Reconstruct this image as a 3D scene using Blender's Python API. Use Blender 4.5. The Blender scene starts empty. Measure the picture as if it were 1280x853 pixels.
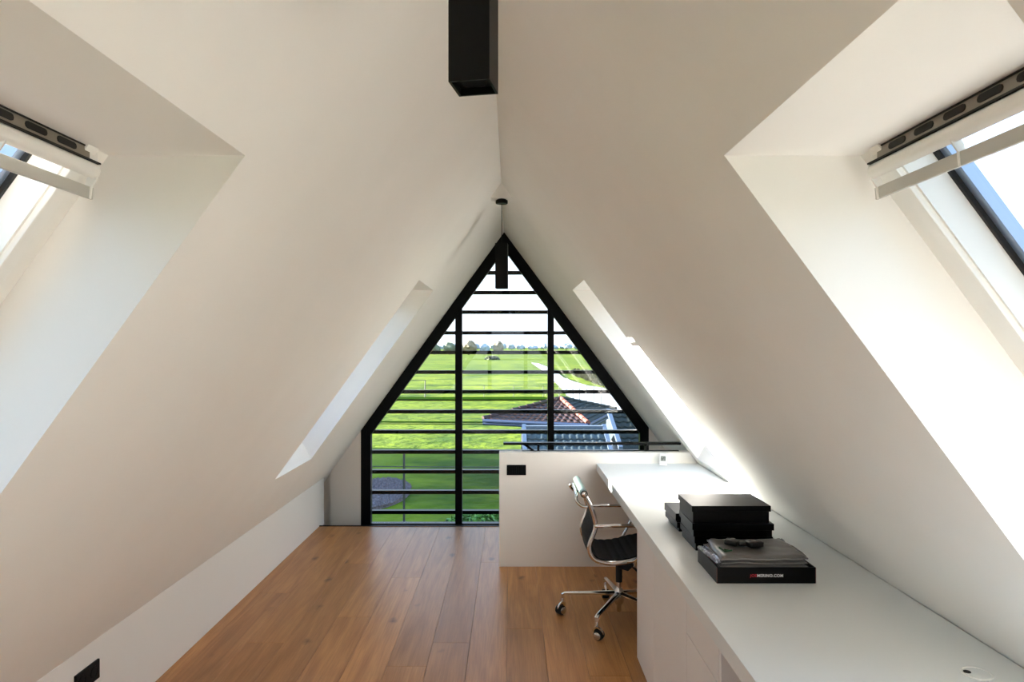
import bpy, bmesh, math, random
from mathutils import Vector, Matrix, noise
random.seed(7)
SC = bpy.context.scene
COL = SC.collection
R = math.radians

# ------------------------------------------------------------------ camera
F = 853.0
cam_d = bpy.data.cameras.new('camera')
cam_d.sensor_width = 36.0
cam_d.lens = 36.0 * F / 1280.0
cam_d.shift_x = 2.0 / 1280.0
cam_d.shift_y = 5.5 / 1280.0
cam_d.clip_start = 0.02
cam_d.clip_end = 3000
cam = bpy.data.objects.new('camera', cam_d)
cam.location = (0, 0, 1.6)
cam.rotation_euler = (R(90), 0, 0)
COL.objects.link(cam)
SC.camera = cam

# ------------------------------------------------------------------ sky, sun, exposure
W = bpy.data.worlds.new('sky')
SC.world = W
W.use_nodes = True
nt = W.node_tree
nt.nodes.clear()
wo = nt.nodes.new('ShaderNodeOutputWorld')
bg = nt.nodes.new('ShaderNodeBackground')
tc = nt.nodes.new('ShaderNodeTexCoord')
sp = nt.nodes.new('ShaderNodeSeparateXYZ')
rp = nt.nodes.new('ShaderNodeValToRGB')
nt.links.new(tc.outputs['Generated'], sp.inputs[0])
nt.links.new(sp.outputs['Z'], rp.inputs[0])
nt.links.new(rp.outputs[0], bg.inputs[0])
nt.links.new(bg.outputs[0], wo.inputs[0])
cr = rp.color_ramp
cr.elements[0].position = 0.0
cr.elements[0].color = (0.82, 0.91, 1.0, 1)
cr.elements[1].position = 0.75
cr.elements[1].color = (0.34, 0.60, 1.0, 1)
e = cr.elements.new(0.22)
e.color = (0.60, 0.79, 1.0, 1)
bg.inputs[1].default_value = 1.66

SUN_DIR = Vector((1.0, -0.175, -0.190)).normalized()
sl = bpy.data.lights.new('sun', 'SUN')
sl.energy = 34.0
sl.angle = R(0.45)
sl.color = (1.0, 0.955, 0.89)
so = bpy.data.objects.new('sun', sl)
so.location = (-30, 6, 8)
so.rotation_euler = SUN_DIR.to_track_quat('-Z', 'Y').to_euler()
COL.objects.link(so)

SC.view_settings.view_transform = 'Standard'
SC.view_settings.look = 'None'
SC.view_settings.gamma = 1.0
SC.view_settings.exposure = 0.70
SC.view_settings.use_curve_mapping = False
SC.cycles.max_bounces = 14
SC.cycles.diffuse_bounces = 9
SC.cycles.glossy_bounces = 5
SC.cycles.transparent_max_bounces = 16
SC.cycles.sample_clamp_indirect = 8.0
SC.cycles.caustics_reflective = False
SC.cycles.caustics_refractive = False

# ------------------------------------------------------------------ materials
def mat(name, color, rough=0.6, metal=0.0, spec=0.5, noise_amt=0.0, noise_scale=20.0, bump=0.0, bump_scale=200.0, coat=0.0):
    m = bpy.data.materials.new(name)
    m.use_nodes = True
    t = m.node_tree
    b = t.nodes['Principled BSDF']
    b.inputs['Base Color'].default_value = (*color, 1)
    b.inputs['Roughness'].default_value = rough
    b.inputs['Metallic'].default_value = metal
    b.inputs['Specular IOR Level'].default_value = spec
    b.inputs['Coat Weight'].default_value = coat
    g = t.nodes.new('ShaderNodeNewGeometry')
    if noise_amt > 0:
        n = t.nodes.new('ShaderNodeTexNoise')
        n.inputs['Scale'].default_value = noise_scale
        n.inputs['Detail'].default_value = 4
        r_ = t.nodes.new('ShaderNodeValToRGB')
        r_.color_ramp.elements[0].position = 0.3
        r_.color_ramp.elements[1].position = 0.7
        r_.color_ramp.elements[0].color = (*[c * (1 - noise_amt) for c in color], 1)
        r_.color_ramp.elements[1].color = (*[min(1, c * (1 + noise_amt)) for c in color], 1)
        t.links.new(g.outputs['Position'], n.inputs['Vector'])
        t.links.new(n.outputs['Fac'], r_.inputs[0])
        t.links.new(r_.outputs[0], b.inputs['Base Color'])
    if bump > 0:
        n2 = t.nodes.new('ShaderNodeTexNoise')
        n2.inputs['Scale'].default_value = bump_scale
        n2.inputs['Detail'].default_value = 3
        bp = t.nodes.new('ShaderNodeBump')
        bp.inputs['Strength'].default_value = bump
        bp.inputs['Distance'].default_value = 0.002
        t.links.new(g.outputs['Position'], n2.inputs['Vector'])
        t.links.new(n2.outputs['Fac'], bp.inputs['Height'])
        t.links.new(bp.outputs[0], b.inputs['Normal'])
    return m

def glass_mat(name, refl=1.0, tint=(1, 1, 1)):
    m = bpy.data.materials.new(name)
    m.use_nodes = True
    t = m.node_tree
    t.nodes.clear()
    o = t.nodes.new('ShaderNodeOutputMaterial')
    mx = t.nodes.new('ShaderNodeMixShader')
    tr = t.nodes.new('ShaderNodeBsdfTransparent')
    tr.inputs[0].default_value = (*tint, 1)
    gl = t.nodes.new('ShaderNodeBsdfGlossy')
    gl.inputs['Roughness'].default_value = 0.0
    gl.inputs[0].default_value = (refl, refl, refl, 1)
    fr = t.nodes.new('ShaderNodeFresnel')
    ge = t.nodes.new('ShaderNodeNewGeometry')
    io = t.nodes.new('ShaderNodeMapRange')            # keep the index right on both faces of the pane
    io.inputs['To Min'].default_value = 1.45
    io.inputs['To Max'].default_value = 1 / 1.45
    t.links.new(ge.outputs['Backfacing'], io.inputs[0])
    t.links.new(io.outputs[0], fr.inputs[0])
    t.links.new(fr.outputs[0], mx.inputs[0])
    t.links.new(tr.outputs[0], mx.inputs[1])
    t.links.new(gl.outputs[0], mx.inputs[2])
    t.links.new(mx.outputs[0], o.inputs[0])
    return m

def oak_mat():
    m = bpy.data.materials.new('oiled_oak')
    m.use_nodes = True
    t = m.node_tree
    b = t.nodes['Principled BSDF']
    L = t.links.new
    g = t.nodes.new('ShaderNodeNewGeometry')
    oi = t.nodes.new('ShaderNodeObjectInfo')
    add = t.nodes.new('ShaderNodeVectorMath'); add.operation = 'MULTIPLY_ADD'
    cmb = t.nodes.new('ShaderNodeCombineXYZ')
    ml = t.nodes.new('ShaderNodeMath'); ml.operation = 'MULTIPLY'; ml.inputs[1].default_value = 37.0
    L(oi.outputs['Random'], ml.inputs[0]); L(ml.outputs[0], cmb.inputs[2]); L(ml.outputs[0], cmb.inputs[1])
    add.inputs[1].default_value = (14.0, 1.1, 1.0)
    L(g.outputs['Position'], add.inputs[0]); L(cmb.outputs[0], add.inputs[2])
    n1 = t.nodes.new('ShaderNodeTexNoise'); n1.inputs['Scale'].default_value = 1.0; n1.inputs['Detail'].default_value = 6; n1.inputs['Distortion'].default_value = 1.3
    L(add.outputs[0], n1.inputs['Vector'])
    r1 = t.nodes.new('ShaderNodeValToRGB')
    r1.color_ramp.elements[0].position = 0.28; r1.color_ramp.elements[0].color = (0.370, 0.158, 0.048, 1)
    r1.color_ramp.elements[1].position = 0.72; r1.color_ramp.elements[1].color = (0.560, 0.275, 0.098, 1)
    L(n1.outputs['Fac'], r1.inputs[0])
    # fine grain
    mp = t.nodes.new('ShaderNodeVectorMath'); mp.operation = 'MULTIPLY_ADD'; mp.inputs[1].default_value = (160.0, 5.0, 1.0)
    L(g.outputs['Position'], mp.inputs[0]); L(cmb.outputs[0], mp.inputs[2])
    n2 = t.nodes.new('ShaderNodeTexNoise'); n2.inputs['Scale'].default_value = 1.0; n2.inputs['Detail'].default_value = 4
    L(mp.outputs[0], n2.inputs['Vector'])
    r2 = t.nodes.new('ShaderNodeValToRGB')
    r2.color_ramp.elements[0].position = 0.35; r2.color_ramp.elements[0].color = (0.82, 0.79, 0.76, 1)
    r2.color_ramp.elements[1].position = 0.6; r2.color_ramp.elements[1].color = (1, 1, 1, 1)
    L(n2.outputs['Fac'], r2.inputs[0])
    m1 = t.nodes.new('ShaderNodeMixRGB'); m1.blend_type = 'MULTIPLY'; m1.inputs[0].default_value = 0.8
    L(r1.outputs[0], m1.inputs[1]); L(r2.outputs[0], m1.inputs[2])
    # tone per board
    hs = t.nodes.new('ShaderNodeHueSaturation')
    mr = t.nodes.new('ShaderNodeMapRange'); mr.inputs['To Min'].default_value = 0.86; mr.inputs['To Max'].default_value = 1.16
    L(oi.outputs['Random'], mr.inputs[0]); L(mr.outputs[0], hs.inputs['Value']); L(m1.outputs[0], hs.inputs['Color'])
    # knots
    mk = t.nodes.new('ShaderNodeVectorMath'); mk.operation = 'MULTIPLY_ADD'; mk.inputs[1].default_value = (5.2, 2.6, 1.0)
    L(g.outputs['Position'], mk.inputs[0]); L(cmb.outputs[0], mk.inputs[2])
    nd = t.nodes.new('ShaderNodeTexNoise'); nd.inputs['Scale'].default_value = 14.0
    L(g.outputs['Position'], nd.inputs['Vector'])
    dm = t.nodes.new('ShaderNodeVectorMath'); dm.operation = 'MULTIPLY_ADD'; dm.inputs[1].default_value = (0.22, 0.22, 0.22)
    L(nd.outputs['Color'], dm.inputs[0]); L(mk.outputs[0], dm.inputs[2])
    vo = t.nodes.new('ShaderNodeTexVoronoi'); vo.inputs['Scale'].default_value = 1.0
    L(dm.outputs[0], vo.inputs['Vector'])
    r3 = t.nodes.new('ShaderNodeValToRGB')
    r3.color_ramp.elements[0].position = 0.03; r3.color_ramp.elements[0].color = (0.22, 0.15, 0.11, 1)
    r3.color_ramp.elements[1].position = 0.16; r3.color_ramp.elements[1].color = (1, 1, 1, 1)
    L(vo.outputs['Distance'], r3.inputs[0])
    m2 = t.nodes.new('ShaderNodeMixRGB'); m2.blend_type = 'MULTIPLY'; m2.inputs[0].default_value = 0.85
    L(hs.outputs[0], m2.inputs[1]); L(r3.outputs[0], m2.inputs[2])
    L(m2.outputs[0], b.inputs['Base Color'])
    b.inputs['Roughness'].default_value = 0.33
    b.inputs['Specular IOR Level'].default_value = 0.36
    bp = t.nodes.new('ShaderNodeBump'); bp.inputs['Strength'].default_value = 0.25; bp.inputs['Distance'].default_value = 0.001
    L(n2.outputs['Fac'], bp.inputs['Height']); L(bp.outputs[0], b.inputs['Normal'])
    return m

def grass_mat():
    m = bpy.data.materials.new('meadow_grass')
    m.use_nodes = True
    t = m.node_tree
    b = t.nodes['Principled BSDF']
    L = t.links.new
    g = t.nodes.new('ShaderNodeNewGeometry')
    n1 = t.nodes.new('ShaderNodeTexNoise'); n1.inputs['Scale'].default_value = 0.22; n1.inputs['Detail'].default_value = 8; n1.inputs['Roughness'].default_value = 0.7
    L(g.outputs['Position'], n1.inputs['Vector'])
    r1 = t.nodes.new('ShaderNodeValToRGB')
    r1.color_ramp.elements[0].position = 0.38; r1.color_ramp.elements[0].color = (0.034, 0.078, 0.002, 1)
    r1.color_ramp.elements[1].position = 0.62; r1.color_ramp.elements[1].color = (0.150, 0.198, 0.007, 1)
    L(n1.outputs['Fac'], r1.inputs[0])
    n2 = t.nodes.new('ShaderNodeTexNoise'); n2.inputs['Scale'].default_value = 0.02; n2.inputs['Detail'].default_value = 3
    L(g.outputs['Position'], n2.inputs['Vector'])
    r2 = t.nodes.new('ShaderNodeValToRGB')
    r2.color_ramp.elements[0].position = 0.4; r2.color_ramp.elements[0].color = (0.85, 0.9, 0.8, 1)
    r2.color_ramp.elements[1].position = 0.6; r2.color_ramp.elements[1].color = (1.15, 1.05, 1.5, 1)
    L(n2.outputs['Fac'], r2.inputs[0])
    mx = t.nodes.new('ShaderNodeMixRGB'); mx.blend_type = 'MULTIPLY'; mx.inputs[0].default_value = 1
    L(r1.outputs[0], mx.inputs[1]); L(r2.outputs[0], mx.inputs[2])
    L(mx.outputs[0], b.inputs['Base Color'])
    b.inputs['Roughness'].default_value = 0.9
    b.inputs['Specular IOR Level'].default_value = 0.1
    n3 = t.nodes.new('ShaderNodeTexNoise'); n3.inputs['Scale'].default_value = 1.2; n3.inputs['Detail'].default_value = 6
    L(g.outputs['Position'], n3.inputs['Vector'])
    bp = t.nodes.new('ShaderNodeBump'); bp.inputs['Strength'].default_value = 0.7; bp.inputs['Distance'].default_value = 0.25
    L(n3.outputs['Fac'], bp.inputs['Height']); L(bp.outputs[0], b.inputs['Normal'])
    return m

WARM = (0.885, 0.868, 0.836)
M = dict(
    plaster=mat('plaster', WARM, 0.85, spec=0.2, noise_amt=0.012, noise_scale=3, bump=0.08, bump_scale=120),
    knee=mat('knee_wall_paint', (0.85, 0.84, 0.82), 0.7, spec=0.25),
    halfwall=mat('half_wall_paint', (0.86, 0.83, 0.78), 0.65, spec=0.3),
    worktop=mat('white_laminate', (0.80, 0.83, 0.825), 0.34, spec=0.4, bump=0.03, bump_scale=500),
    cabinet=mat('cabinet_lacquer', (0.85, 0.83, 0.815), 0.45, spec=0.4),
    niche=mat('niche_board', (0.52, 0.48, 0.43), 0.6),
    steel=mat('black_steel', (0.0018, 0.0018, 0.0024), 0.35, spec=0.12, bump=0.02),
    lamp=mat('matt_black_metal', (0.0022, 0.0022, 0.0024), 0.45, spec=0.18),
    lampin=mat('lamp_interior', (0.004, 0.004, 0.004), 0.8, spec=0.1),
    winwhite=mat('window_white', (0.84, 0.82, 0.775), 0.35, spec=0.5),
    wingrey=mat('flap_grey', (0.50, 0.485, 0.44), 0.45),
    ventbrown=mat('vent_strip', (0.26, 0.225, 0.18), 0.4, metal=0.3),
    black=mat('black_rubber', (0.006, 0.006, 0.006), 0.6),
    slot=mat('slot_dark', (0.012, 0.009, 0.007), 0.8),
    alu=mat('anodised_aluminium', (0.35, 0.43, 0.58), 0.35, metal=0.8),
    sill=mat('blue_grey_sill', (0.42, 0.52, 0.68), 0.25, metal=0.5),
    chrome=mat('polished_chrome', (0.80, 0.80, 0.80), 0.08, metal=1.0),
    mesh=mat('black_ribbed_fabric', (0.004, 0.004, 0.0045), 0.7, spec=0.2, bump=0.3, bump_scale=900),
    roll=mat('headrest_sheen_leather', (0.10, 0.15, 0.125), 0.38, spec=0.6, bump=0.2, bump_scale=500),  # grey-green lit sheen put into the colour of black leather
    cream=mat('mesh_backing', (0.45, 0.34, 0.2), 0.6),
    plastic=mat('white_plastic', (0.80, 0.81, 0.79), 0.35),
    display=mat('grey_display', (0.28, 0.31, 0.28), 0.3),
    ink=mat('dark_ink', (0.03, 0.035, 0.03), 0.5),
    box=mat('black_board', (0.002, 0.0016, 0.0016), 0.3, spec=0.12, bump=0.05, bump_scale=300),
    boxin=mat('black_board_inside', (0.003, 0.0025, 0.0025), 0.7, spec=0.2),
    boxedge=mat('board_edge', (0.16, 0.07, 0.06), 0.6),
    bag=mat('grey_poly_bag', (0.155, 0.148, 0.14), 0.28, spec=0.6, noise_amt=0.06, noise_scale=9),
    bagdark=mat('dark_poly_bag', (0.10, 0.095, 0.10), 0.25, spec=0.7),
    clearbag=mat('silver_film', (0.42, 0.43, 0.52), 0.15, metal=0.5, noise_amt=0.5, noise_scale=90),
    red=mat('red_tissue', (0.42, 0.008, 0.02), 0.6),
    redink=mat('red_print', (0.62, 0.01, 0.03), 0.5),
    whiteink=mat('white_print', (0.75, 0.75, 0.75), 0.5),
    green=mat('green_print', (0.01, 0.09, 0.03), 0.5),
    gadget=mat('dark_buckle_plastic', (0.006, 0.005, 0.004), 0.35, spec=0.35),
    floorslab=mat('subfloor', (0.25, 0.2, 0.15), 0.9),
    oak=oak_mat(),
    gapshade=mat('brown_board', (0.10, 0.07, 0.045), 0.8),  # dark brown that stands for the shade inside the gap
    grass=grass_mat(),
    glass=glass_mat('window_glass', 0.6),
    water=mat('canal_water', (0.45, 0.50, 0.56), 0.06, spec=1.0, metal=0.6),
    reed=mat('dry_reed', (0.20, 0.155, 0.08), 0.9, noise_amt=0.5, noise_scale=0.8),
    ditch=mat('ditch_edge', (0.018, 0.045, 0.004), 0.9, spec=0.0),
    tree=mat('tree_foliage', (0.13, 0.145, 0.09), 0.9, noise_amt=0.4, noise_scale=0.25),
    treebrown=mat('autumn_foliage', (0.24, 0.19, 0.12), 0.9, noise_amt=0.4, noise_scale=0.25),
    treeblue=mat('hazy_foliage', (0.30, 0.35, 0.38), 0.9, noise_amt=0.3, noise_scale=0.2),  # pale blue-grey puts the haze of distance into the leaf colour
    bark=mat('bark', (0.08, 0.06, 0.045), 0.9),
    leaf=mat('shrub_leaf', (0.07, 0.19, 0.03), 0.5, noise_amt=0.6, noise_scale=3),
    gravel=mat('gravel_stone', (0.11, 0.09, 0.098), 0.85, noise_amt=0.5, noise_scale=14),
    tilered=mat('red_brown_tile', (0.042, 0.022, 0.021), 0.6, spec=0.25, noise_amt=0.35, noise_scale=5),
    tileblue=mat('blue_black_tile', (0.045, 0.065, 0.072), 0.45, spec=0.3, noise_amt=0.3, noise_scale=5),
    tilegreen=mat('mossy_dark_tile', (0.016, 0.022, 0.019), 0.6, spec=0.25, noise_amt=0.3, noise_scale=4),  # near-black green tile, also on the right faces of the hipped roof
    ridge=mat('orange_ridge_tile', (0.22, 0.06, 0.035), 0.7, noise_amt=0.2, noise_scale=8),
    zinc=mat('zinc', (0.11, 0.145, 0.20), 0.4, metal=0.5),
    blugutter=mat('blue_painted_gutter', (0.012, 0.03, 0.075), 0.55, spec=0.3),  # blue of the reflected sky put into the gutter colour
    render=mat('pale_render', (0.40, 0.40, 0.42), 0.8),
    darkrender=mat('dark_grey_render', (0.09, 0.10, 0.12), 0.8),  # even dark blue-grey render of the low house
    darkwall=mat('dark_cladding', (0.02, 0.024, 0.03), 0.6),
    fence=mat('fence_metal', (0.03, 0.035, 0.035), 0.5),
    brick=mat('house_brick', (0.22, 0.13, 0.09), 0.9, noise_amt=0.2, noise_scale=10),
)

# ------------------------------------------------------------------ mesh helpers
class MB:
    def __init__(s): s.v = []; s.f = []
    def add(s, vs, fs):
        o = len(s.v); s.v += [tuple(v) for v in vs]; s.f += [tuple(i + o for i in f) for f in fs]; return s
    def box(s, x0, x1, y0, y1, z0, z1):
        return s.add([(x0,y0,z0),(x1,y0,z0),(x1,y1,z0),(x0,y1,z0),(x0,y0,z1),(x1,y0,z1),(x1,y1,z1),(x0,y1,z1)],
                     [(0,3,2,1),(4,5,6,7),(0,1,5,4),(1,2,6,5),(2,3,7,6),(3,0,4,7)])
    def prism(s, poly, d):                     # poly: list of 3-D points, extruded by vector d
        n = len(poly); d = Vector(d)
        vs = [Vector(p) for p in poly] + [Vector(p) + d for p in poly]
        fs = [tuple(range(n - 1, -1, -1)), tuple(range(n, 2 * n))]
        fs += [(i, (i + 1) % n, (i + 1) % n + n, i + n) for i in range(n)]
        return s.add(vs, fs)
    def tube(s, path, r, n=10, caps=True, flat=None):
        P = [Vector(p) for p in path]; k = len(P)
        rs = r if isinstance(r, (list, tuple)) else [r] * k
        up = None; rings = []
        for i, p in enumerate(P):
            t = (P[min(i + 1, k - 1)] - P[max(i - 1, 0)]).normalized()
            if up is None:
                a = Vector((0, 0, 1)) if abs(t.z) < .9 else Vector((1, 0, 0))
                up = (a - t * a.dot(t)).normalized()
            else:
                up = (up - t * up.dot(t)).normalized()
            sd = t.cross(up)
            fu, fs_ = flat if flat else (1, 1)
            rings.append([p + up * math.cos(2*math.pi*j/n) * rs[i] * fu + sd * math.sin(2*math.pi*j/n) * rs[i] * fs_ for j in range(n)])
        vs = [v for rg in rings for v in rg]
        fs = [(i*n+j, i*n+(j+1)%n, (i+1)*n+(j+1)%n, (i+1)*n+j) for i in range(k-1) for j in range(n)]
        if caps: fs += [tuple(range(n-1, -1, -1)), tuple((k-1)*n + j for j in range(n))]
        return s.add(vs, fs)
    def lathe(s, prof, c, n=20, axis='z'):     # prof: (radius, height)
        c = Vector(c); vs = []
        for (r, h) in prof:
            for j in range(n):
                a = 2*math.pi*j/n
                if axis == 'z': vs.append(c + Vector((r*math.cos(a), r*math.sin(a), h)))
                elif axis == 'y': vs.append(c + Vector((r*math.cos(a), h, r*math.sin(a))))
                else: vs.append(c + Vector((h, r*math.cos(a), r*math.sin(a))))
        k = len(prof)
        fs = [(i*n+j, i*n+(j+1)%n, (i+1)*n+(j+1)%n, (i+1)*n+j) for i in range(k-1) for j in range(n)]
        fs += [tuple(range(n-1, -1, -1)), tuple((k-1)*n + j for j in range(n))]
        return s.add(vs, fs)
    def build(s, name, m, parent=None, smooth=False, bevel=0.0, origin=None, seg=2):
        me = bpy.data.meshes.new(name)
        o3 = Vector(origin) if origin is not None else Vector((0, 0, 0))
        if origin is None and s.v and parent is None:
            xs = [v[0] for v in s.v]; ys = [v[1] for v in s.v]; zs = [v[2] for v in s.v]
            o3 = Vector(((min(xs)+max(xs))/2, (min(ys)+max(ys))/2, min(zs)))
        me.from_pydata([tuple(Vector(v) - o3) for v in s.v], [], s.f)
        bm = bmesh.new(); bm.from_mesh(me)
        bmesh.ops.recalc_face_normals(bm, faces=bm.faces)
        bm.to_mesh(me); bm.free()
        me.materials.append(M[m] if isinstance(m, str) else m)
        if smooth:
            for p in me.polygons: p.use_smooth = True
            try: me.set_sharp_from_angle(angle=R(40))
            except Exception: pass
        o = bpy.data.objects.new(name, me)
        COL.objects.link(o)
        o.location = o3
        if parent is not None:
            o.parent = parent
            o.matrix_parent_inverse = Matrix.Identity(4)
            o.location = o3 - parent_world(parent)
        if bevel > 0:
            bv = o.modifiers.new('bevel', 'BEVEL'); bv.width = bevel; bv.segments = seg; bv.limit_method = 'ANGLE'; bv.angle_limit = R(35)
            bv.harden_normals = False
        return o

def parent_world(p):
    w = Vector((0, 0, 0))
    while p is not None:
        w += p.location; p = p.parent
    return w
def thing(name, label, cat, loc, group=None):
    o = bpy.data.objects.new(name, None); COL.objects.link(o)
    o.location = loc; o.empty_display_size = .05
    o['label'] = label; o['category'] = cat
    if group: o['group'] = group
    return o
def tag(o, label, cat, group=None, kind=None):
    o['label'] = label; o['category'] = cat
    if group: o['group'] = group
    if kind: o['kind'] = kind
    return o
def struct(o, label=None, cat=None):
    o['kind'] = 'structure'
    o['label'] = label or o.name
    o['category'] = cat or o.name.split('_')[0].split('.')[0]
    return o
def struct_root(name, label, cat, loc=(0, 0, 0)):
    o = bpy.data.objects.new(name, None); COL.objects.link(o); o.location = loc
    return struct(o, label, cat)
def part(mb, name, m, parent, label=None, **k):
    # vertices are given in world space; origin at the part's own centre
    xs = [v[0] for v in mb.v]; ys = [v[1] for v in mb.v]; zs = [v[2] for v in mb.v]
    c = Vector(((min(xs)+max(xs))/2, (min(ys)+max(ys))/2, (min(zs)+max(zs))/2))
    o = mb.build(name, m, parent, origin=c, **k)
    if label: o['label'] = label
    return o
def smooth_path(pts, n=6):
    P = [Vector(p) for p in pts]; out = []
    for i in range(len(P) - 1):
        p0 = P[max(i-1, 0)]; p1 = P[i]; p2 = P[i+1]; p3 = P[min(i+2, len(P)-1)]
        for j in range(n):
            t = j / n
            out.append(0.5*((2*p1) + (p2-p0)*t + (2*p0-5*p1+4*p2-p3)*t*t + (-p0+3*p1-3*p2+p3)*t**3))
    out.append(P[-1]); return out

# ------------------------------------------------------------------ the attic shell
def xin(side, z):                               # inner roof plane
    return (2.583 - z) / 1.352 if side > 0 else -(2.744 - z) / 1.385
SL = {1: 1.352, -1: 1.385}
T = 0.28
YB, YG, YO = -4.2, 6.40, 6.95
ZT, ZBI, ZBO = 1.99, 0.80, 1.016
SBOT = .062                                     # and down behind the sill
STOP = .105                                     # how far the window runs up behind the lining
OPEN = [(4.07, 4.81), (0.66, 1.40), (-2.75, -2.01)]  # last pair is unseen behind the viewer, added for daylight
RX, RZ = -0.0588, 2.6625
ZLOW = -0.25

def slope(side, name, label):
    mb = MB()
    ys = sorted({YB - .3, YO} | {y for o in OPEN for y in o})
    def isopen(a, b): return any(abs(a - o[0]) < 1e-4 for o in OPEN)
    def quad(z0, z1, a, b, off):
        f = lambda z: xin(side, z) + side * off if not (abs(z - RZ) < 1e-6 or z > RZ) else RX
        mb.add([(f(z0), a, z0), (f(z0), b, z0), (f(z1), b, z1), (f(z1), a, z1)], [(0, 1, 2, 3)])
    RZO = RZ + T * (SL[1] + SL[-1]) / 2
    for a, b in zip(ys[:-1], ys[1:]):
        if isopen(a, b):
            quad(ZT, RZ, a, b, 0); quad(ZLOW, ZBI, a, b, 0)
            quad(ZT + STOP * SL[side] / math.hypot(1, SL[side]), RZO, a, b, T); quad(ZLOW, ZBO, a, b, T)
            xi, xo = xin(side, ZT), xin(side, ZT) + side * T
            bi, bo = xin(side, ZBI), xin(side, ZBO) + side * T
            mb.add([(xi, a, ZT), (xi, b, ZT), (xo, b, ZT), (xo, a, ZT)], [(0, 1, 2, 3)])
            mb.add([(bi, a, ZBI), (bi, b, ZBI), (bo, b, ZBO), (bo, a, ZBO)], [(0, 1, 2, 3)])
            for y in (a, b):
                mb.add([(xi, y, ZT), (xo, y, ZT), (bo, y, ZBO), (bi, y, ZBI)], [(0, 1, 2, 3)])
        else:
            quad(ZLOW, RZ, a, b, 0); quad(ZLOW, RZO, a, b, T)
    for y in (ys[0], ys[-1]):
        mb.add([(xin(side, ZLOW), y, ZLOW), (xin(side, ZLOW) + side*T, y, ZLOW), (RX, y, RZO), (RX, y, RZ)], [(0, 1, 2, 3)])
    mb.add([(xin(side, ZLOW), ys[0], ZLOW), (xin(side, ZLOW) + side*T, ys[0], ZLOW), (xin(side, ZLOW) + side*T, ys[-1], ZLOW), (xin(side, ZLOW), ys[-1], ZLOW)], [(0, 1, 2, 3)])
    o = mb.build(name, 'plaster')
    struct(o, label, 'ceiling')
    return o
slope(-1, 'ceiling', 'sloping left side of the plastered attic ceiling with window recesses')
slope(1, 'ceiling', 'sloping right side of the plastered attic ceiling with window recesses')

# floor with boards
floor = struct(MB().box(-1.70, 1.66, YB, 6.03, -.30, -.02).box(-2.0, -1.7, YB, YG, -.3, -.1).build('floor', 'floorslab'), 'oak plank floor of the attic', 'floor')
# the stairwell part of the slab is cut away: rebuild the slab as an L
me = floor.data; me.clear_geometry()
mb = MB().box(-1.70, -.081, YB, 6.03, -.30, -.02).box(-.081, 1.66, YB, 5.03, -.30, -.02)
me.from_pydata([tuple(Vector(v) - floor.location) for v in mb.v], [], mb.f)
cache = {}
def plank(x0, x1, y0, y1):
    g = .0006
    w, l = round(x1 - x0, 4), round(y1 - y0, 4)
    c = Vector(((x0+x1)/2, (y0+y1)/2, -.009))
    if (w, l) not in cache:
        hw, hl, b = w/2 - g, l/2 - g, .0008
        vs = []
        for (z, i) in ((-.009, 0), (.009 - b, 0), (.009, b)):
            vs += [(-hw+i, -hl+i, z), (hw-i, -hl+i, z), (hw-i, hl-i, z), (-hw+i, hl-i, z)]
        fs = [(3, 2, 1, 0), (8, 9, 10, 11)] + [(k*4+j, k*4+(j+1) % 4, (k+1)*4+(j+1) % 4, (k+1)*4+j) for k in (0, 1) for j in range(4)]
        m_ = bpy.data.meshes.new('plank'); m_.from_pydata(vs, [], fs); m_.materials.append(M['oak']); cache[(w, l)] = m_
    o = bpy.data.objects.new('plank', cache[(w, l)]); COL.objects.link(o)
    o.parent = floor; o.location = c - floor.location
xs = [-1.69] + [-.018 + .2*k for k in range(-8, 9)] + [1.655]
JOINT = {}
for i, (a, b) in enumerate(zip(xs[:-1], xs[1:])):
    end = 6.03 if b <= 0.0 else 5.03
    bb = min(b, -.081) if (a < -.1 and b > -.1) else b
    segs = []
    off = [0.0, 1.31, .57, 1.9, .92, 1.6, .3, 1.15, 0.0, .75, 1.45, .2, 1.0, 1.75, .5, 1.25, .1, .8, 1.5, .3][i % 20]
    y = YB + .1
    cuts = [y]
    if abs(a + .418) < .01: cuts += [-.9, 1.42, 3.67]
    else:
        c = y + .6 + off
        while c < end - .5:
            cuts.append(c); c += 3.3
    cuts.append(end)
    for p, q in zip(cuts[:-1], cuts[1:]):
        if a < -.1 and b > -.1 and q > 5.03:
            if p < 5.0: plank(a, b, p, 5.03)
            plank(a, bb, max(p, 5.03), q)
        else: plank(a, b, p, q)

# front gable, recess, edge profile
gw = MB()
gw.prism([(-1.69, YG, -.4), (-1.403, YG, -.4), (-1.403, YG, .80), (-1.435, YG, .756), (-1.69, YG, .403)], (0, .2, 0))
gw.prism([(-2.2, YG + .05, -.4), (-1.69, YG + .05, -.4), (-1.69, YG + .05, .403), (-2.02, YG + .05, -.055)], (0, .15, 0))
gw.prism([(1.298, YG, -.4), (2.0, YG, -.4), (1.96, YG, -.06), (1.345, YG, .765), (1.298, YG, .828)], (0, .2, 0))
gw.box(-1.403, 1.298, YG, YG + .2, -.4, -.13)
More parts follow.
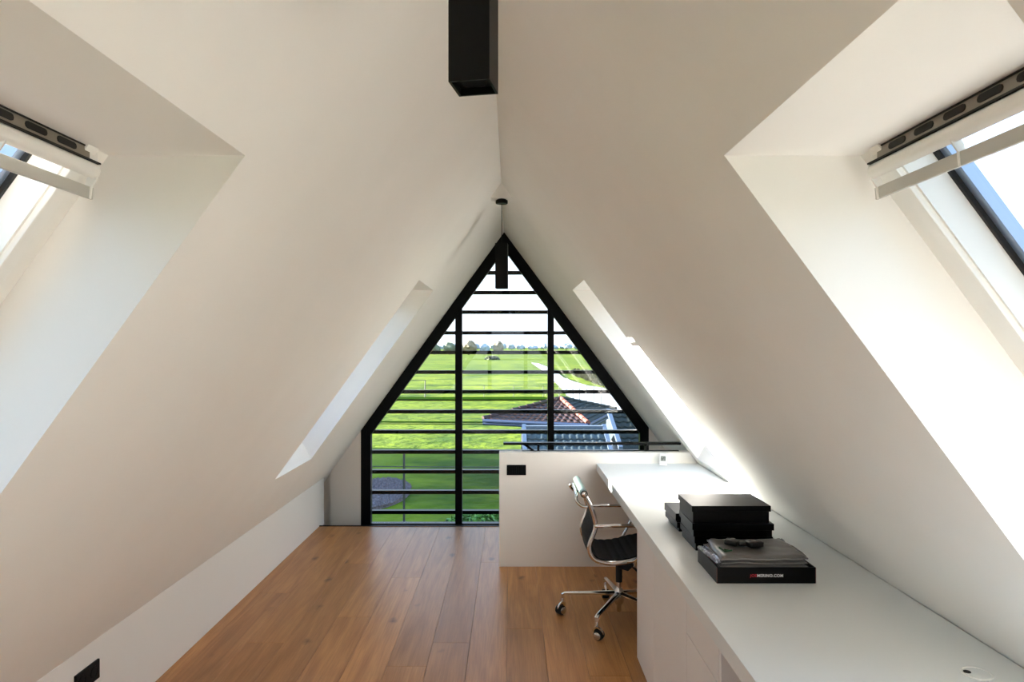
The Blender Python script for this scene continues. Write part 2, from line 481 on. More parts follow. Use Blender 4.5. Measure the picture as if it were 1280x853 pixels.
# pier against the slope, drawn to follow the ceiling exactly
o = MB()
o.prism([(-1.69, YG - .001, -.1), (-1.403, YG - .001, -.1), (-1.403, YG - .001, xz := 2.744 - 1.385*1.403), (-1.69, YG - .001, 2.744 - 1.385*1.69)], (0, .02, 0))
gw.v += []
wf = struct(gw.build('wall_front', 'halfwall'), 'white gable wall beside the triangular window', 'wall')
part(o, 'pier', 'halfwall', wf)
struct(MB().box(-2.3, 2.2, YG + .02, YG + .2, -3.0, -.4).box(-2.3, -2.1, YB, YG + .02, -3.0, -.25).box(2.0, 2.2, YB, YG + .02, -3.0, -.25)
       .box(-2.3, 2.2, YB - .2, YB, -3.0, -.4).build('wall_outer', 'brick'), 'brick outer wall of the storey below', 'wall')
struct(MB().box(-2.0, -.10, 6.04, YG + .02, -.115, -.09).build('trim_1', 'sill'), 'blue-grey metal sill in the recess under the gable window', 'trim')
struct(MB().box(-1.69, -.083, 6.031, 6.045, -.10, .006).build('trim_2', 'steel'), 'black metal edge profile ending the oak floor', 'trim')
# stairwell lining
struct(MB().box(-.101, -.083, 5.04, 6.38, -2.9, -.02).box(-.08, 1.98, 5.0, 5.03, -2.9, -.31).box(1.98, 1.995, 5.04, 6.38, -2.9, -.25).build('wall_stair', 'halfwall'), 'white lining of the stairwell behind the half wall', 'wall')
struct(MB().box(-2.1, 2.0, YB, YG, -3.0, -2.92).build('floor_lower', 'oak'), 'oak floor at the foot of the stairwell', 'floor')
struct(MB().box(-1.80, -1.76, 6.10, YG, -.1, .36).build('trim_3', 'gapshade'), 'dark brown sheet standing in for the shade of the narrow gap beyond the knee wall', 'trim')  # open void here; its shade is put in as a brown sheet
# left knee wall
struct(MB().box(-1.711, -1.691, YB, 6.19, -.02, .399).build('wall_left', 'knee'), 'low white knee wall under the left slope', 'wall')
# back gable, its unseen matching opening added for more daylight
struct(MB().box(-1.95, 1.9, YB - .2, YB, -.3, .04).build('wall_back', 'plaster'), 'low plastered wall under the rear gable window behind the viewer', 'wall')
bwin = struct_root('window_8', 'unseen triangular rear gable window in black steel, added behind the viewer for daylight', 'window', (0, YB, 0))
part(MB().prism([(-1.93, YB, .04), (1.86, YB, .04), (RX, YB, RZ - .01)], (0, -.006, 0)), 'pane', 'glass', bwin)
for (a, za, b, zb) in ((-1.90, .045, RX, RZ - .07), (RX, RZ - .07, 1.83, .045), (-1.90, .08, 1.83, .08), (-.518, .1, -.518, 1.95), (.38, .1, .38, 2.0)):
    part(MB().tube([(a, YB + .02, za), (b, YB + .02, zb)], .05, 4), 'frame_rail', 'steel', bwin)
for z in (.45, .85, 1.25, 1.65, 2.05):
    part(MB().box(-(2.6 - z)/1.385, (2.45 - z)/1.352, YB + .005, YB + .03, z - .017, z + .017), 'glazing_bar', 'steel', bwin)
ld = bpy.data.lights.new('portal', 'AREA'); ld.shape = 'RECTANGLE'; ld.size = 3.4; ld.size_y = 2.6; ld.cycles.is_portal = True
lo = bpy.data.objects.new('portal', ld); COL.objects.link(lo); lo.location = (-.05, YB - .25, 1.3); lo.rotation_euler = (R(90), 0, 0)

# half wall with stair handrail
struct(MB().prism([(-.081, 4.93, 0), (xin(1, 0) - .004, 4.93, 0), (xin(1, .825) - .003, 4.93, .825), (-.081, 4.93, .825)], (0, .1, 0)).build('wall_partition', 'halfwall', bevel=.002), 'white half wall screening the stairwell', 'wall')

# ------------------------------------------------------------------ gable window
gwin = struct_root('window_1', 'tall triangular gable window in black steel with horizontal louvre bars', 'window', (0, YG, 0))
def zr(x, off=0.0):                              # underside of slopes along the gable
    return min(2.744 + 1.385*x, 2.583 - 1.352*x) - off
FW = .098
oL, oR = FW * math.hypot(1, 1.385), FW * math.hypot(1, 1.352)
def zi(x): return min(2.744 - oL + 1.385*x, 2.583 - oR - 1.352*x)
XL, XR, ZB0 = -1.403, 1.298, -.13
ap_i = ((2.583 - oR) - (2.744 - oL)) / (1.385 + 1.352); zap = 2.744 - oL + 1.385*ap_i
D = (0, .07, 0)
y = YG
jl = [(XL, y, ZB0), (XL+.093, y, ZB0), (XL+.093, y, zi(XL+.093)), (XL, y, zr(XL))]
jr = [(XR-.083, y, ZB0), (XR, y, ZB0), (XR, y, zr(XR)), (XR-.083, y, zi(XR-.083))]
rl = [(XL, y, zr(XL)), (XL+.093, y, zi(XL+.093)), (ap_i, y, zap), (RX, y, RZ)]
rr = [(XR, y, zr(XR)), (RX, y, RZ), (ap_i, y, zap), (XR-.083, y, zi(XR-.083))]
for p in (jl, jr): part(MB().prism(p, D), 'jamb', 'steel', gwin)
for p in (rl, rr): part(MB().prism(p, D), 'sloping_rail', 'steel', gwin)
part(MB().box(XL+.093, XR-.083, y, y+.07, ZB0, -.072), 'bottom_rail', 'steel', gwin)
for (a, b) in ((-.518, -.454), (.350, .409)):
    part(MB().prism([(a, y+.002, -.072), (b, y+.002, -.072), (b, y+.002, zi(b)), (a, y+.002, zi(a))], (0, .064, 0)), 'mullion', 'steel', gwin)
for (a, b) in ((XL+.093, -.518), (-.454, .350), (.409, XR-.083)):
    poly = [(a, y+.03, -.072), (b, y+.03, -.072), (b, y+.03, zi(b))]
    if a < ap_i < b: poly.append((ap_i, y+.03, zap))
    poly.append((a, y+.03, zi(a)))
    part(MB().prism(poly, (0, .006, 0)), 'pane', 'glass', gwin)
for py in (341.2, 366.0, 390.4, 416.4, 440.8, 465.3, 489.9, 514.7, 539.9, 564.9, 589.6, 615.2, 640.2):
    z = 1.6 + (432 - py) * 6.50 / F
    a = max(XL + .06, (z + .02 - 2.744 + oL) / 1.385 - .04)
    b = min(XR - .05, (2.583 - oR - z - .02) / 1.352 + .04)
    part(MB().box(a, b, 6.475, 6.535, z - .017, z + .017), 'louvre_bar', 'steel', gwin, bevel=.002)

# ------------------------------------------------------------------ roof windows
def roof_window(n, side, y0, y1, label):
    cx, cz = xin(side, ZT) + side * T, ZT
    root = struct_root('window_%d' % n, label, 'window', (cx, (y0+y1)/2, cz))
    L = math.hypot(1, SL[side]); dx, dz = side / L, -SL[side] / L
    nx, nz = side * SL[side] / L, 1 / L
    S = (ZT - ZBO) / (SL[side] / L)
    def P(s, nn, yy): return (cx + dx*s + nx*nn, yy, cz + dz*s + nz*nn)
    def ring(i0, i1, n00, n01, n10, n11):        # inset i0 (depth n00..n01) to inset i1 (depth n10..n11)
        mb = MB()
        def loop(i, nn): return [P(i-STOP, nn, y0+i), P(i-STOP, nn, y1-i), P(S+SBOT-i, nn, y1-i), P(S+SBOT-i, nn, y0+i)]
        ls = [loop(i0, n00), loop(i1, n10), loop(i1, n11), loop(i0, n01)]
        vs = [v for l in ls for v in l]
        fs = [(k*4+j, k*4+(j+1) % 4, ((k+1) % 4)*4+(j+1) % 4, ((k+1) % 4)*4+j) for k in range(4) for j in range(4)]
        return mb.add(vs, fs)
    part(ring(.0, .040, 0.0, .10, 0.0, .10), 'frame', 'winwhite', root)
    sh = part(ring(.043, .078, -.006, .08, -.006, .08), 'sash', 'winwhite', root, bevel=.002)
    part(ring(.078, .084, .006, .08, .006, .08), 'sash_lip', 'winwhite', sh)
    part(ring(.084, .092, .066, .08, .066, .08), 'gasket', 'black', root)
    part(ring(.092, .112, .075, .10, .075, .10), 'glazing_bead', 'alu', root)
    i = .09
    g = [P(i-STOP, .092, y0+i), P(i-STOP, .092, y1-i), P(S+SBOT-i, .092, y1-i), P(S+SBOT-i, .092, y0+i)]
    part(MB().prism(g, (nx*.006, 0, nz*.006)), 'pane', 'glass', root)
    # ventilation strip, flap and handle bar at the top
    def X(a): return cx + side * a
    a0, a1 = y0 + .045, y1 - .062
    vs = part(MB().box(*sorted((X(.0005), X(.016))), a0, a1, cz - .024, cz + .012), 'vent_strip', 'ventbrown', root)
    for yy in (a0, a1):
        part(MB().box(*sorted((X(.002), X(.012))), min(yy, yy + (.03 if yy == a1 else -.03)), max(yy, yy + (.03 if yy == a1 else -.03)), cz - .023, cz - .003), 'end_cap', 'winwhite', vs, bevel=.002)
    part(MB().box(*sorted((X(-.0015), X(.001))), a0 - .03, a1 + .01, cz - .0035, cz - .0008), 'strip_edge', 'slot', vs)
    part(MB().box(*sorted((X(.001), X(.03))), y0, y1, cz + .0, cz + .02), 'head_lining', 'winwhite', root)
    k = 0
    yy = a1 - .042
    while yy - .062 > a0:
        r = .0062; pts = []
        for (cyy, a_) in ((yy - r, -90), (yy - .055 + r, 90)):
            for j in range(5):
                t_ = R(a_ + 45*j); pts.append((X(-.0012), cyy + r*math.cos(t_) * (1), cz - .0125 + r*math.sin(t_)))
        part(MB().prism(pts, (side*.003, 0, 0)), 'vent_slot', 'slot', vs)
        yy -= .082; k += 1
    part(MB().box(*sorted((X(-.001), X(.008))), a0 - .03, a1 + .035, cz - .0265, cz - .0235), 'strip_edge', 'slot', vs)
    prof = [(.006, -.026), (-.001, -.032), (-.003, -.040), (-.001, -.049), (.005, -.056), (.010, -.057), (.012, -.030)]
    fl = part(MB().prism([(X(p), a0 - .025, cz + q) for p, q in prof], (0, a1 - a0 + .055, 0)), 'flap', 'winwhite', root, smooth=True)
    hb = part(MB().prism([(X(p), a0 - .03, cz + q) for p, q in ((.016, -.072), (.021, -.072), (.024, -.096), (.018, -.096))], (0, a1 - a0 + .07, 0)), 'handle_bar', 'wingrey', fl, bevel=.0015)
    for yb in (a1 + .028, a1 - .22, a0 + .22, a0 - .026):
        ww = .006 if abs(yb - a1 - .028) < 1e-6 or abs(yb - a0 + .026) < 1e-6 else .004
        c = MB().prism([(X(p), yb - ww/2, cz + q) for p, q in ((.0, -.044), (.003, -.058), (.013, -.072), (.016, -.097), (.022, -.095), (.028, -.078), (.024, -.060), (.012, -.040))], (0, ww, 0))
        part(c, 'bracket', 'winwhite', fl, bevel=.001)
    # portal: guides daylight sampling
    ld = bpy.data.lights.new('portal', 'AREA'); ld.shape = 'RECTANGLE'; ld.size = S; ld.size_y = y1 - y0
    ld.cycles.is_portal = True
    lo = bpy.data.objects.new('portal', ld); COL.objects.link(lo)
    zc = -Vector((nx, 0, nz)); xa = Vector((dx, 0, dz)); ya = (-zc).cross(xa)
    mt = Matrix((xa, ya, -zc)).transposed().to_4x4(); mt.translation = Vector(P(S/2, .14, (y0+y1)/2))
    lo.matrix_world = mt
labs = {(-1, 0): 'roof window deep in the far left recess', (1, 0): 'roof window deep in the far right recess above the desk',
        (-1, 1): 'white roof window at the left edge with ventilation flap', (1, 1): 'white roof window at the right edge with ventilation flap and blue sky',
        (-1, 2): 'unseen roof window added behind the viewer on the left for daylight', (1, 2): 'unseen roof window added behind the viewer on the right for daylight'}
n = 2
for k, (a, b) in enumerate(OPEN):
    for side in (-1, 1):
        roof_window(n, side, a, b, labs[(side, k)]); n += 1
ld = bpy.data.lights.new('portal', 'AREA'); ld.shape = 'RECTANGLE'; ld.size = 2.7; ld.size_y = 2.8; ld.cycles.is_portal = True
lo = bpy.data.objects.new('portal', ld); COL.objects.link(lo); lo.location = (-.05, YG + .3, 1.27); lo.rotation_euler = (R(-90), 0, 0)

# ------------------------------------------------------------------ handrail, switches, sockets
hr = thing('handrail', 'flat black steel handrail on posts behind the half wall', 'handrail', (.6, 5.08, .825))
part(MB().box(-.052, 1.262, 5.05, 5.11, .862, .8785), 'rail', 'steel', hr, bevel=.001)
part(MB().box(.085, 1.235, 4.995, 5.03, .825, .829), 'base_plate', 'steel', hr)
part(MB().prism([(.095, 5.02, .868), (.125, 5.02, .868), (.175, 5.02, .829), (.15, 5.02, .829)], (0, .012, 0)).box(.095, .125, 5.02, 5.07, .862, .868), 'brace', 'steel', hr)
for x in (.197, .985):
    part(MB().box(x, x + .016, 5.005, 5.021, .829, .868).box(x, x + .016, 5.005, 5.07, .860, .868), 'post', 'steel', hr)

sw = thing('light_switch', 'black rectangular switch plate on the white half wall', 'switch', (.043, 4.93, .70))
part(MB().box(-.026, .113, 4.922, 4.9297, .663, .737), 'plate', 'lamp', sw, bevel=.002)
for k in range(8):
    part(MB().box(-.017 + k*.0155, -.017 + k*.0155 + .0135, 4.919, 4.922, .672, .728), 'rocker', 'steel', sw, bevel=.001)
sk = thing('wall_socket', 'black double wall socket on the left knee wall', 'socket', (-1.69, 2.72, .28))
part(MB().box(-1.6907, -1.681, 2.642, 2.795, .240, .318), 'plate', 'lamp', sk, bevel=.002)
for yc in (2.68, 2.757):
    part(MB().lathe([(.024, -.003), (.024, .0015), (.019, .0015), (.019, -.002)], (-1.681, yc, .279), 20, 'x'), 'socket_ring', 'steel', sk, smooth=True)

# ------------------------------------------------------------------ pendant lamps
def pendant(x, y, zb, w, h, rot, label, ridge_z):
    t = thing('pendant_lamp', label, 'lamp', (x, y, zb), 'black pendant lamps under the ridge')
    c, s = math.cos(rot), math.sin(rot)
    def q(a, b, z): return (x + a*c - b*s, y + a*s + b*c, z)
    hw = w/2; iw = hw - .004
    mb = MB()
    o4 = [(-hw, -hw), (hw, -hw), (hw, hw), (-hw, hw)]; i4 = [(-iw, -iw), (iw, -iw), (iw, iw), (-iw, iw)]
    vs = [q(*p, zb) for p in o4] + [q(*p, zb+h) for p in o4] + [q(*p, zb) for p in i4] + [q(*p, zb+.012) for p in i4]
    fs = [(0, 1, 5, 4), (1, 2, 6, 5), (2, 3, 7, 6), (3, 0, 4, 7), (4, 5, 6, 7)]
    fs += [(j, (j+1) % 4, 8+(j+1) % 4, 8+j) for j in range(4)] + [(8+j, 8+(j+1) % 4, 12+(j+1) % 4, 12+j) for j in range(4)] + [(12, 13, 14, 15)]
    part(mb.add(vs, fs), 'shade', 'lamp', t)
    part(MB().lathe([(w*.30, 0), (w*.30, .002), (w*.24, .004)], (x, y, zb + .0085), 16), 'lamp_lens', 'lampin', t)
    cz = ridge_z - .125
    part(MB().tube([(x, y, zb+h), (x, y, cz)], .0022, 6), 'cord', 'lamp', t)
    part(MB().lathe([(.036, 0), (.040, .004), (.040, .022), (.028, .030)], (x, y, cz - .004), 28), 'ceiling_rose', 'lamp', t, smooth=True)
    # plastered wedge in the ridge that carries the rose
    zz = cz + .0262
    hl = (RX - (zz - 2.744)/1.385); hr_ = ((2.583 - zz)/1.352 - RX)
    part(MB().prism([(RX - hl + .001, y - .062, zz), (RX + hr_ - .001, y - .062, zz), (RX, y - .062, RZ - .002)], (0, .124, 0)), 'mounting_wedge', 'plaster', t, 'white plaster wedge in the ridge')
pendant(-.0596, 1.113, 2.02, .067, .295, R(-10.8), 'square black pendant lamp hanging large and near at the top of the picture', RZ)
pendant(-.057, 4.5, 1.975, .080, .295, R(-4), 'square black pendant lamp hanging far off in front of the gable window', RZ)

# ------------------------------------------------------------------ worktop and cabinets
WT = thing('worktop', 'long white worktop running down the right side of the attic', 'worktop', (1.0, 1.0, .69))
part(MB().prism([(.622, YB + .01, .693), (1.392, YB + .01, .693), (1.3545, YB + .01, .747), (.622, YB + .01, .747)], (0, 3.78 - YB - .011, 0)), 'slab', 'worktop', WT, bevel=.0015)
part(MB().prism([(.622, 3.78, .693), (1.392, 3.78, .693), (1.3545, 3.78, .747), (.622, 3.78, .747)], (0, 4.928 - 3.78, 0)), 'slab', 'worktop', WT, bevel=.0015)
# cable outlet
gr = thing('cable_grommet', 'round white cable outlet set in the near end of the worktop', 'grommet', (1.211, 1.772, .747))
part(MB().lathe([(.037, .0002), (.037, .0025), (.033, .0035), (.031, .0008)], (1.211, 1.772, .747), 32), 'ring', 'plastic', gr, smooth=True)
part(MB().lathe([(.030, .0006), (.030, .0018), (.0, .0018)], (1.213, 1.772, .747), 32), 'cap', 'worktop', gr)
part(MB().lathe([(.009, .0012), (.009, .0032)], (1.190, 1.778, .747), 14), 'cable_hole', 'slot', gr)

cab = thing('cabinet', 'white handleless base cabinet unit under the worktop beside the office chair', 'cabinet', (1.0, 3.2, 0))
part(MB().box(.668, 1.36, 2.512, 3.488, .0, .692), 'carcass', 'cabinet', cab)
part(MB().box(.648, .668, 3.093, 3.492, .004, .690), 'door', 'cabinet', cab, bevel=.0012)
part(MB().box(.648, .668, 2.513, 3.089, .004, .690), 'door', 'cabinet', cab, bevel=.0012)
cb2 = thing('cabinet', 'white base cabinet unit with a drawer over a door, next to the open niche', 'cabinet', (1.0, 2.31, 0))
part(MB().box(.668, 1.36, 2.125, 2.508, .0, .692), 'carcass', 'cabinet', cb2)
part(MB().box(.648, .668, 2.125, 2.509, .545, .690), 'drawer', 'cabinet', cb2, bevel=.0012)
part(MB().box(.648, .668, 2.125, 2.509, .004, .541), 'door', 'cabinet', cb2, bevel=.0012)
nc = thing('shelf_cabinet', 'white open-fronted shelf unit at the near end of the cabinet row', 'cabinet', (1.0, 1.6, 0))
part(MB().box(.648, 1.36, 2.098, 2.120, .0, .692), 'side_panel', 'cabinet', nc, bevel=.001)
part(MB().box(.648, 1.36, 1.0, 1.022, .0, .692), 'side_panel', 'cabinet', nc, bevel=.001)
part(MB().box(.648, 1.36, 1.022, 2.098, .656, .692), 'top_panel', 'cabinet', nc)
part(MB().box(.655, 1.34, 1.022, 2.098, .0, .06), 'bottom_panel', 'cabinet', nc)
part(MB().box(.66, 1.34, 1.022, 2.098, .33, .35), 'shelf', 'niche', nc)
part(MB().box(1.34, 1.36, 1.022, 2.098, .0, .656), 'back_panel', 'niche', nc)

# ------------------------------------------------------------------ digital thermometer
th = thing('room_thermometer', 'small white digital thermometer leaning on the worktop by the half wall', 'thermometer', (1.085, 4.84, .747))
def rotz(pts, c, a):
    ca, sa = math.cos(a), math.sin(a)
    return [(c[0] + (p[0]-c[0])*ca - (p[1]-c[1])*sa, c[1] + (p[0]-c[0])*sa + (p[1]-c[1])*ca, p[2]) for p in pts]
def th_part(mb, name, m, parent=None, **k):
    # lean back, then turn towards the left
    out = []
    for p in mb.v:
        yy = p[1] + (p[2] - .749) * .30
        out.append((p[0], yy, p[2]))
    mb.v = rotz(out, (1.085, 4.84, 0), R(-22)); return part(mb, name, m, parent or th, **k)
body = MB().box(1.058, 1.112, 4.822, 4.846, .7495, .832)
th_part(body, 'case', 'plastic', bevel=.004)
dsp = th_part(MB().box(1.068, 1.102, 4.8205, 4.8225, .782, .814), 'display', 'display')
dg = MB()
def seg7(mb, x, z, w, h, on, yf, t=.0028):
    S7 = {'a': (0, h, w, h), 'b': (w, h/2, w, h), 'c': (w, 0, w, h/2), 'd': (0, 0, w, 0), 'e': (0, 0, 0, h/2), 'f': (0, h/2, 0, h), 'g': (0, h/2, w, h/2)}
    for c in on:
        x0, z0, x1, z1 = S7[c]
        mb.box(x + min(x0, x1) - t/2, x + max(x0, x1) + t/2, yf, yf + .001, z + min(z0, z1) - t/2, z + max(z0, z1) + t/2)
seg7(dg, 1.073, .787, .008, .022, 'acdefg', 4.8193); seg7(dg, 1.088, .787, .008, .022, 'abcf', 4.8193)
th_part(dg, 'digits', 'ink', dsp)

# ------------------------------------------------------------------ black boxes
def gift_box(x0, x1, y0, y1, z0, z1, lid, label, rot=0.0, inset=.006, group='black lidded shirt boxes on the worktop'):
    c = ((x0+x1)/2, (y0+y1)/2, 0)
    t = thing('gift_box', label, 'box', (c[0], c[1], z0), group)
    for nm, mb in (('base', MB().box(x0+inset, x1-inset, y0+inset, y1-inset, z0, z1-.003)),
                   ('lid', MB().box(x0, x1, y0, y1, z1-lid, z1))):
        mb.v = rotz(mb.v, c, rot); part(mb, nm, 'box', t, bevel=.0012)
zt = .7475
gift_box(.762, 1.088, 2.826, 3.060, zt, zt+.058, .026, 'bottom black box of the tall stack of three on the worktop', R(.4))
gift_box(.756, 1.092, 2.822, 3.064, zt+.0585, zt+.114, .027, 'middle black box of the tall stack of three, jutting slightly right', R(-1.2))
gift_box(.752, 1.080, 2.828, 3.062, zt+.1148, zt+.1865, .024, 'topmost black box of the tall stack of three with a sheen on its lid', R(.2))
gift_box(.757, 1.060, 3.110, 3.330, zt, zt+.044, .024, 'lower black box of the short stack behind the tall one', R(1), .012)
gift_box(.752, 1.062, 3.110, 3.330, zt+.0445, zt+.086, .034, 'upper black box of the short stack behind the tall one', R(.5))

tb = thing('shipping_box', 'flat open black box with red and white web address on its front', 'box', (.915, 2.55, zt))
x0, x1, y0, y1, h = .739, 1.093, 2.442, 2.690, .057
for nm, mb in (('bottom_panel', MB().box(x0, x1, y0, y1, zt, zt+.003)), ('front_panel', MB().box(x0, x1, y0, y0+.005, zt+.003, zt+h)),
               ('back_panel', MB().box(x0, x1, y1-.005, y1, zt+.003, zt+h)), ('side_panel', MB().box(x0, x0+.005, y0+.005, y1-.005, zt+.003, zt+h)),
               ('side_panel', MB().box(x1-.005, x1, y0+.005, y1-.005, zt+.003, zt+h))):
    fp = part(mb, nm, 'box', tb)
    if nm == 'front_panel': front = fp
part(MB().box(x0-.0006, x0+.0012, y0-.0006, y0+.002, zt+.002, zt+h), 'corner_edge', 'boxedge', front, 'reddish worn corner edge')
part(MB().box(x1-.0014, x1+.0006, y0-.0006, y0+.002, zt+.002, zt+h), 'corner_edge', 'boxedge', front, 'reddish worn corner edge')
def text_part(txt, x, y, z, size, m, parent, name='lettering', bold=.0):
    cu = bpy.data.curves.new('lettering', 'FONT'); cu.body = txt; cu.size = size; cu.extrude = .0002; cu.offset = bold; cu.resolution_u = 3
    cu.space_character = 1.08
    to = bpy.data.objects.new('tmp', cu); COL.objects.link(to)
    bpy.context.view_layer.update()
    dg_ = bpy.context.evaluated_depsgraph_get()
    me_ = bpy.data.meshes.new_from_object(to.evaluated_get(dg_))
    w = max(v.co.x for v in me_.vertices) if me_.vertices else 0
    me_.materials.clear(); me_.materials.append(M[m])
    bpy.data.objects.remove(to); bpy.data.curves.remove(cu)
    o = bpy.data.objects.new(name, me_); COL.objects.link(o)
    o.parent = parent; o.location = Vector((x, y, z)) - parent_world(parent); o.rotation_euler = (R(90), 0, 0)
    return w
w1 = text_part('JOE', .858, y0 - .0006, zt + .0235, .0142, 'redink', front, bold=.0001)
text_part('MERINO.COM', .858 + w1 + .001, y0 - .0006, zt + .0235, .0142, 'whiteink', front, bold=.0003)
# tissue in the box
ts = MB()
for k in range(5):
    cx, cy = .752 + .004*k + random.uniform(-.002, .002), 2.66 - .034*k
    P = []
    for j in range(8):
        a = 2*math.pi*j/8; P.append((cx + .010*math.cos(a)*random.uniform(.7, 1.2), cy + .016*math.sin(a)*random.uniform(.7, 1.2), zt + .052 + random.uniform(-.003, .004)))
    ts.prism(P, (0, 0, -.004))
tag(ts.build('tissue_paper', 'red'), 'crumpled red tissue showing along the left inside of the open black box', 'tissue')

def folded_sheet(name, x0, x1, y0, y1, z, th_, m, parent, amp=.004, seed=0, skew=0.0, nx=44, ny=26, pinch=0.0, wave=1.0):
    """a closed, softly crumpled slab"""
    vs = []; fs = []
    for top in (1, 0):
        for j in range(ny + 1):
            for i in range(nx + 1):
                u, v = i/nx, j/ny
                ed = min(u, 1-u, v, 1-v) * 2
                rim = min(1, ed * 9) ** .5
                nz = noise.noise(Vector((u*3.1 + seed, v*2.3, seed))) + .45*noise.noise(Vector((u*9 + seed, v*7, seed*2))) 
                wx = noise.noise(Vector((v*3 + seed, 7.7, u))) * .006
                x = x0 + (x1-x0)*u + wx + skew*v*(1-u)
                y_ = y0 + (y1-y0)*v + noise.noise(Vector((u*2.5, seed, 3.3))) * .010 * (1-v)
                base = z + amp*nz*wave
                zz = base + (th_*rim if top else 0) * (1 - pinch*u)
                if top == 0: zz = base + th_*(1-rim)*.4
                vs.append((x, y_, zz))
    N = (nx+1)*(ny+1)
    for j in range(ny):
        for i in range(nx):
            a = j*(nx+1)+i
            fs.append((a, a+1, a+nx+2, a+nx+1)); fs.append((N+a, N+a+nx+1, N+a+nx+2, N+a+1))
    for i in range(nx):
        fs.append((i, N+i, N+i+1, i+1)); b = ny*(nx+1)+i; fs.append((b, b+1, N+b+1, N+b))
    for j in range(ny):
        a = j*(nx+1); fs.append((a, a+nx+1, N+a+nx+1, N+a)); b = a+nx; fs.append((b, N+b, N+b+nx+1, b+nx+1))
    return part(MB().add(vs, fs), name, m, parent, smooth=True)
bg1 = thing('plastic_bag', 'lower folded grey plastic garment bag lying in the open black box', 'bag', (.91, 2.56, zt+.04), 'folded grey plastic bags in the open black box')
folded_sheet('bottom_fold', .762, 1.075, 2.455, 2.68, zt+.040, .009, 'bag', bg1, .0008, 3.1)
folded_sheet('upper_fold', .758, 1.068, 2.452, 2.68, zt+.0535, .009, 'bag', bg1, .0012, 5.7)
bg2 = thing('plastic_bag', 'upper crumpled grey plastic bag with a green mark, under the dark keys', 'bag', (.91, 2.56, zt+.066), 'folded grey plastic bags in the open black box')
folded_sheet('bottom_fold', .757, 1.066, 2.450, 2.684, zt+.068, .0085, 'bag', bg2, .002, 8.3)
topf = folded_sheet('upper_fold', .752, 1.070, 2.446, 2.690, zt+.082, .013, 'bag', bg2, .0045, 11.9, skew=.020, pinch=.1)
# green mark on the upper fold
gm = MB()
for (a, b, c_, d_) in ((.780, 2.548, .786, 2.500), (.786, 2.500, .816, 2.512), (.790, 2.522, .800, 2.512), (.800, 2.512, .806, 2.525)):
    dx_, dy_ = c_-a, d_-b; l = math.hypot(dx_, dy_); nx_, ny_ = -dy_/l*.0016, dx_/l*.0016
    zq = zt + .1005
    gm.prism([(a-nx_, b-ny_, zq), (a+nx_, b+ny_, zq), (c_+nx_, d_+ny_, zq), (c_-nx_, d_-ny_, zq)], (0, 0, -.006))
part(gm, 'printed_mark', 'green', topf, 'small green printed mark')
# silver film and clear flap
fm = thing('film_wrap', 'crinkled silvery film sticking out left of the grey bags', 'film', (.765, 2.58, zt+.06))
folded_sheet('sheet', .743, .764, 2.47, 2.665, zt+.062, .012, 'clearbag', fm, .007, 21.0, nx=16, ny=30, skew=-.012)
cf = thing('garment_bag', 'small grey plastic flap propped up at the back right of the box', 'bag', (1.06, 2.62, zt+.057))
folded_sheet('flap', 1.060, 1.088, 2.50, 2.74, zt+.070, .010, 'bagdark', cf, .008, 31.0, nx=14, ny=26, skew=-.010)
# dark bundle: two thick buckles joined by a strap
ky = thing('key_bundle', 'bundle of dark chunky keys or buckles on the grey bag', 'keys', (.905, 2.60, zt+.10))
def lump(cx, cy, cz, sx, sy, sz, rot, seed, nm):
    bm = bmesh.new(); bmesh.ops.create_icosphere(bm, subdivisions=3, radius=1)
    mb = MB(); ca, sa = math.cos(rot), math.sin(rot)
    for v in bm.verts:
        p = v.co.copy()
        for k in range(3): p[k] = math.copysign(abs(p[k])**.42, p[k])
        p *= 1 + .10*noise.noise(p*2.3 + Vector((seed, 0, 0)))
        x, y_, z_ = p.x*sx, p.y*sy, p.z*sz
        mb.v.append((cx + x*ca - y_*sa, cy + x*sa + y_*ca, cz + z_))
    mb.f = [tuple(v.index for v in f.verts) for f in bm.faces]; bm.free()
    return part(mb, nm, 'gadget', ky, smooth=True)
kz = zt + .109
lump(.838, 2.580, kz, .027, .022, .010, R(-38), 1.0, 'buckle')
lump(.912, 2.555, kz+.001, .030, .025, .0115, R(14), 4.0, 'buckle')
lump(.874, 2.562, kz-.001, .022, .011, .008, R(8), 7.0, 'strap')
for (cx, cy, a) in ((.842, 2.582, -32), (.910, 2.556, 8)):
    part(MB().lathe([(.009, 0), (.009, .002), (.006, .0025)], (cx, cy, kz+.0108), 14), 'button', 'ventbrown', ky)

# ------------------------------------------------------------------ office chair
ch = thing('office_chair', 'low-backed office chair in ribbed black mesh with polished chrome frame and castors', 'chair', (.636, 4.0, 0))
YN, YF = 3.80, 4.21
side_pts = [(.408, .770), (.428, .738), (.452, .690), (.472, .625), (.474, .585), (.462, .545), (.446, .505), (.440, .470), (.450, .430), (.480, .400), (.535, .386), (.60, .386), (.66, .396), (.72, .412), (.80, .425), (.845, .418), (.872, .395)]
def rail(yy, x_off=0.0):
    return smooth_path([(x + x_off, yy, z) for x, z in side_pts], 5)
for yy in (YN, YF):
    p = rail(yy)
    part(MB().tube(p, .0125, 10, flat=(1.0, .62)), 'side_frame', 'chrome', ch, smooth=True)
